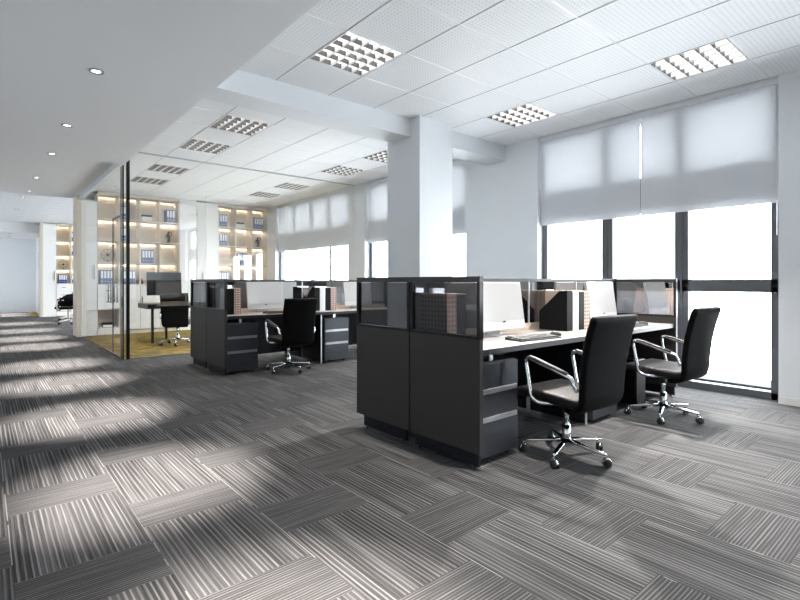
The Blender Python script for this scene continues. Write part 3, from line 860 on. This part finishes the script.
# ================================================================== CHAIRS
def make_chair(label, loc, rz, a0):
    """swivel chair facing +y, origin on the floor under the column"""
    t = thing('swivel_chair', label, 'chair', loc, rz, 'black swivel chairs with chrome arms')
    # backrest: lofted leather slab
    prof = ease([(-.13, .365, .20), (-.215, .385, .225), (-.262, .44, .232), (-.272, .56, .236), (-.288, .70, .240), (-.322, .86, .243), (-.362, .985, .244)], 4)
    rs = []
    n = len(prof)
    for i, p in enumerate(prof):
        y, z, hw = p
        a = prof[max(i-1, 0)]; b = prof[min(i+1, n-1)]
        ty, tz = b[0]-a[0], b[1]-a[1]; l = math.hypot(ty, tz); ny, nz = -tz/l, ty/l     # normal towards the rear
        th = .024 if 0 < i < n-1 else .016
        ring = []
        for u, v in rrect(0, 0, hw, th, .022, 4):
            cv = .020*(1-(u/hw)**2)
            ring.append((u, y+ny*(v+cv), z+nz*(v+cv)))
        rs.append(ring)
    MB().mat(M['leather']).loft(rs).build('backrest', None, t)
    # seat
    rs = []
    for y, hw, th, z in ((.262, .20, .014, .432), (.25, .225, .026, .436), (.20, .240, .034, .442), (.05, .245, .036, .436), (-.10, .242, .036, .426), (-.20, .235, .034, .422), (-.235, .22, .024, .424)):
        rs.append([(u, y, z+v-.006*(1-(u/hw)**2)) for u, v in rrect(0, 0, hw, th, .03, 4)])
    MB().mat(M['seatl']).loft(rs).build('seat', None, t)
    MB().mat(M['rubber']).box(-.10, .10, -.13, .11, .355, .402, .012).build('tilt_mechanism', None, t)
    for sx in (-1, 1):
        x = sx*.262
        path = [(x*.80, -.04, .398), (x*.97, .02, .395), (x, .07, .412), (x, .095, .45), (x, .118, .56), (x, .135, .655), (x, .115, .684), (x, .04, .668), (x, -.10, .630), (x, -.20, .602), (x, -.232, .585), (x, -.245, .545), (x*.93, -.25, .515)]
        ar = MB().mat(M['chrome']).tube(ease(path, 4), .0125, 10, flat=1.15).build('armrest', None, t)
        MB().mat(M['rubber']).tube([(x, .10, .695), (x, .04, .683), (x, -.10, .645), (x, -.19, .619)], .010, 8, flat=1.9).build('arm_pad', None, ar)
    c = MB().mat(M['chrome']); c.cyl((0, 0, .20), .019, .16, 'z', 16); c.cyl((0, 0, .075), .028, .14, 'z', 18); c.build('gas_column', None, t)
    MB().mat(M['rubber']).cyl((0, 0, .30), .026, .06, 'z', 16).build('column_sleeve', None, t)
    MB().mat(M['chrome']).cyl((0, 0, .075), .042, .05, 'z', 20, .032).build('hub', None, t)
    for k in range(5):
        a = math.radians(a0+72*k); ca, sa = math.cos(a), math.sin(a)
        lg = MB().mat(M['chrome'])
        lg.loft([[(ca*r-sa*u, sa*r+ca*u, z+v) for u, v in rrect(0, 0, hw, th, .006, 3)] for r, z, hw, th in ((.02, .105, .022, .014), (.12, .098, .018, .011), (.24, .086, .015, .009), (.295, .082, .012, .008))])
        lgo = lg.build('leg', None, t)
        cs = MB().mat(M['rubber'])
        cxx, cyy = ca*.285, sa*.285
        b = a+.9; tx, ty = -math.sin(b), math.cos(b)      # wheel axle direction
        for s in (-1, 1):
            ctr = Vector((cxx+tx*.013*s+math.cos(b)*.012, cyy+ty*.013*s+math.sin(b)*.012, .028)); ax = Vector((tx, ty, 0)); e = Vector((math.cos(b), math.sin(b), 0)); up = Vector((0, 0, 1))
            cs.loft([[ctr+ax*o_+(e*math.cos(q)+up*math.sin(q))*r_ for q in [2*PI*i/18 for i in range(18)]] for o_, r_ in ((-.010, .022), (-.007, .027), (.007, .027), (.010, .022))])
        co = cs.build('caster', None, lgo)
        h = MB().mat(M['chrome']); h.cyl((cxx, cyy, .05), .007, .035, 'z', 10)
        e = Vector((math.cos(b), math.sin(b), 0)); ax = Vector((tx, ty, 0))
        ctr = Vector((cxx, cyy, .028))+e*.012
        h.loft([[ctr+ax*o_+(e*math.cos(q)+Vector((0, 0, 1))*math.sin(q))*rr for rr, q in [(.031, PI*i/8) for i in range(9)]+[(.0285, PI*(8-i)/8) for i in range(9)]] for o_ in (-.006, .006)])
        h.build('caster_hood', None, lgo)
    return t
ch0 = make_chair('black leather swivel chair nearest the camera, pulled up to the nearest bench', (3.085, 1.855, 0), -.08, 56)
dup(ch0, (4.63, 1.83, 0), -.06, 'black leather swivel chair in front of the bright window')
dup(ch0, (3.16, 6.07, 0), .02, 'black leather swivel chair at the far bench, seen from behind')
dup(ch0, (2.84, 9.92, .006), -.45, 'dark swivel chair inside the glass office at the black table')

# ================================================================== GLASS OFFICE
tb_ = thing('office_table', 'black office table on thin legs behind the glass partition', 'table', (2.42, 10.35, .006))
MB().mat(M['black']).box(0, 1.9, 0, .8, .67, .765, .004).build('table_top', None, tb_)
for x, y in ((.10, .08), (.52, .72), (1.5, .72), (1.8, .08)): MB().mat(M['black']).box(x-.022, x+.022, y-.022, y+.022, 0, .67).build('leg', None, tb_)
mo = thing('black_monitor', 'large black monitor on the table inside the glass office', 'monitor', (2.83, 10.75, .771))
m = MB().mat(M['black']); m.box(-.33, .33, 0, .03, .16, .63, .005).rot(-.08, 'X', (0, 0, .2)); m.build('casing', None, mo)
MB().mat(M['dark']).box(-.32, .32, -.003, .001, .17, .62).rot(-.08, 'X', (0, 0, .2)).build('screen', None, mo)
MB().mat(M['rail']).box(-.04, .04, .03, .06, .01, .3).build('stand', None, mo)
MB().mat(M['rail']).box(-.13, .13, -.05, .14, 0, .012, .003).build('foot', None, mo)
tag(MB().mat(M['whitebox']).box(3.35, 3.58, 10.45, 10.77, .771, .795, .002).build('paper_stack'), 'stack of white paper on the black table in the glass office', 'paper')

# ================================================================== LOUNGE CHAIRS
def make_lounge(label, loc, rz):
    t = thing('conference_chair', label, 'chair', loc, rz, 'black shell chairs on white frames in the lounge')
    rs = []
    for i in range(13):
        a = math.radians(-20+220*i/12)
        r = .27; hgt = .80+.05*math.sin(max(0, a)) if 0 < a < PI else .72
        c_, s_ = math.cos(a), math.sin(a)
        rs.append([((r-.012)*c_, -(r-.012)*s_, .52), ((r+.012)*c_, -(r+.012)*s_, .52), ((r+.05)*c_, -(r+.06)*s_, hgt), ((r+.025)*c_, -(r+.035)*s_, hgt)])
    MB().mat(M['leather']).loft(rs).build('backrest', None, t)
    rs = [[(u, y, .46+v) for u, v in rrect(0, 0, hw, .03, .025)] for y, hw in ((.27, .2), (.25, .23), (0, .25), (-.2, .22), (-.26, .14))]
    MB().mat(M['leather']).loft(rs).build('seat', None, t)
    MB().mat(M['white']).cyl((0, 0, .10), .028, .34, 'z', 16).build('column', None, t)
    for sx in (-1, 1):
        MB().mat(M['white']).tube(ease([(sx*.2, .1, .44), (sx*.29, .12, .46), (sx*.30, .1, .66), (sx*.29, -.08, .69)]), .014, 8).build('armrest', None, t)
    for k in range(5):
        a = 2*PI*k/5+.3
        l = MB().mat(M['white']).tube([(0, 0, .12), (.27*math.cos(a), .27*math.sin(a), .075)], .017, 8).build('leg', None, t)
        MB().mat(M['rubber']).cyl((.27*math.cos(a)-.015, .27*math.sin(a), .03), .03, .03, 'x', 14).build('caster', None, l)
    return t
lc = make_lounge('black shell chair on white frame in the lounge, left one', (2.05, 18.5, 0), 1.0)
dup(lc, (1.88, 16.9, 0), .8, 'black shell chair on white frame in the lounge, half hidden by the oak end panel')
